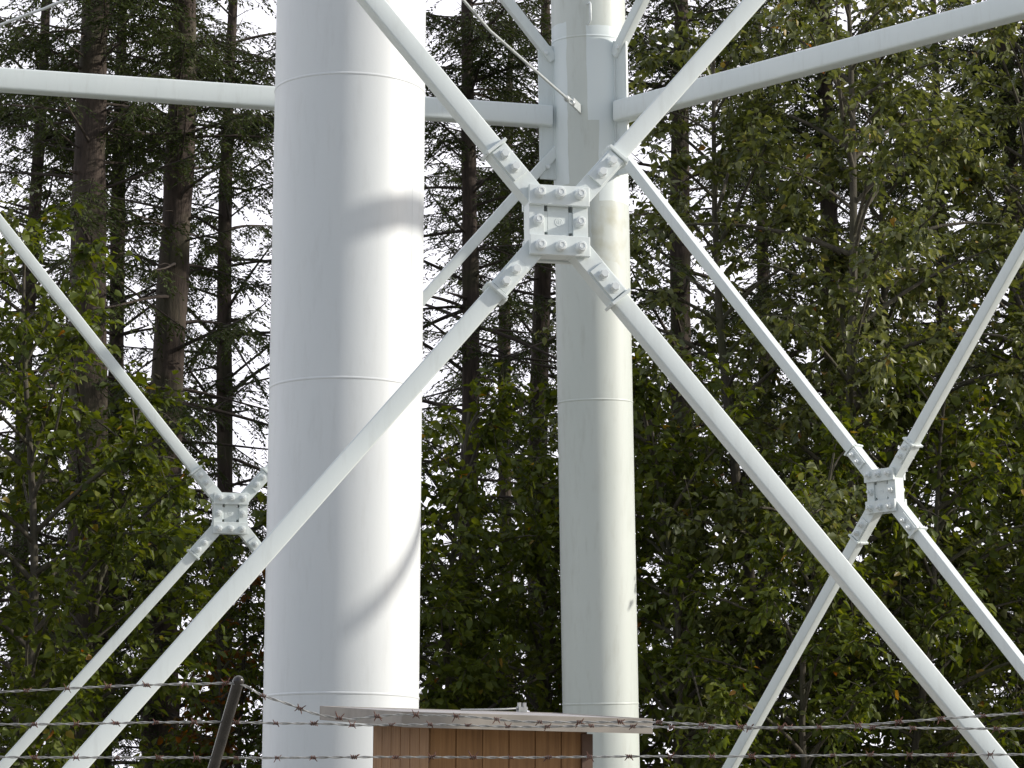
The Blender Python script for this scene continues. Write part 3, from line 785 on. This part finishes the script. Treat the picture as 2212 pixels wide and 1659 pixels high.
for a in [
  (62, 41, .11, 1, .4, "slim dark conifer trunk nearest the left edge of the photo"),
  (190, 36, .255, 0, 1.3, "thick pale barked conifer, the broadest trunk left of the fat pipe"),
  (246, 42, .13, 2, 2.2, "thin conifer close behind the right side of the broadest trunk"),
  (368, 37, .235, 0, 4.0, "stout brown conifer between the broadest trunk and the fat pipe"),
  (487, 41, .11, 1, 5.1, "slender dark conifer just left of the fat white pipe"),
  (1010, 39, .12, 1, 2.9, "dark drooping conifer just right of the fat white pipe"),
  (1095, 47, .11, 1, 1.7, "farther conifer in the gap between the fat pipe and the white leg"),
  (1170, 43, .15, 2, 0.2, "dark conifer seen directly left of the white leg behind the brace"),
  (1475, 38, .145, 1, 3.6, "dark conifer just right of the white leg behind the brace"),
  (1648, 43, .10, 2, 1.0, "thin conifer in the sky gap right of the white leg"),
  (1800, 40, .15, 2, 4.6, "straight dark conifer behind the right hand leafy trees"),
  (2035, 44, .10, 0, 5.5, "thin conifer behind the bolted plate at the right"),
  (2200, 40, .14, 1, 2.0, "dark conifer at the right edge of the photo"),
]: plant_conifer(*a)

for a in [
  (1900, 31.5, 1, 2.7, "low leafy tree under the bolted plate at the right"),
  (1720, 31, 1, 1.1, "low leafy tree in front of the lower right braces", .85),
  (1390, 35, 1, .2, "leafy tree partly hidden by the white leg"),
  (525, 33.5, 4, .9, "small browned sapling with rusty orange leaves left of the fat pipe"),
  (-430, 31, 2, 1.1, "tall leafy tree reaching in at the upper left corner"),
  (60, 30, 0, .3, "leafy tree filling the lower left corner"),
  (165, 31.5, 1, 1.8, "leafy tree in front of the broadest conifer trunk", .93),
  (460, 33, 1, 3.9, "low leafy tree behind the left bolted plate", .76),
  (700, 33, 1, 2.5, "leafy tree mostly hidden by the fat pipe", .9),
  (1010, 33, 1, .7, "leafy tree just right of the fat pipe", .95),
  (1140, 35, 0, 5.0, "leafy tree left of the white leg behind the brace", .9),
  (1480, 31.5, 1, 4.4, "lower leafy tree catching sun just right of the white leg"),
  (1640, 33, 3, 2.0, "broad leafy tree in the middle of the right side gap"),
  (1830, 32, 2, .9, "tall pale leaved tree behind the long right hand strut"),
  (1990, 34, 3, 3.3, "leafy tree behind the bolted plate at the right"),
  (2170, 33.5, 0, 5.6, "leafy tree in the lower right corner"),
  (2240, 35, 2, 4.1, "tall leafy tree along the right edge of the photo"),
]: plant_broad(*a)
# ------------------------------------------------------------------ the wood going on beyond the right edge, one dark mass that shades the trees
def get(me):
    V = np.empty(len(me.vertices) * 3, np.float32); me.vertices.foreach_get("co", V)
    F = np.empty(len(me.loops), np.int32); me.loops.foreach_get("vertex_index", F)
    return V.reshape(-1, 3), F.reshape(-1, 4)
wv, wf, wm, off = [], [], [], 0
rgw = random.Random(8)
parts = [[(get(CONF[q][0]), 0), (get(CONF[q][1]), 1), (get(conifer_trunk(900 + q, .18)), 1)] for q in range(3)]
for (x, y) in ((12.5, 13), (16, 15), (21, 12), (10.0, 17.5), (14, 21), (20, 19), (25, 8), (25, 15)):
    a = rgw.random() * 6.28; q = rgw.randrange(3); sc_ = 1.0 + .2 * rgw.random()
    for (V, F), mi in parts[q]:
        c, s_ = math.cos(a) * sc_, math.sin(a) * sc_
        wv.append(np.stack([V[:, 0] * c - V[:, 1] * s_ + x, V[:, 0] * s_ + V[:, 1] * c + y, V[:, 2]], 1)); wf.append(F + off); off += len(V); wm.append(np.full(len(F), mi))
wf = np.concatenate(wf); wm = np.concatenate(wm)
wo = link("woodland", np_mesh("woodland", np.concatenate(wv), wf, np.full(len(wf), .45), [M['needle'], M['bark']], wm))
tag(wo, "dark mass of more conifers going on to the right of the photo", "wood", kind='stuff')
print("faces", sum(len(o.data.polygons) for o in bpy.data.objects if o.type == 'MESH'))
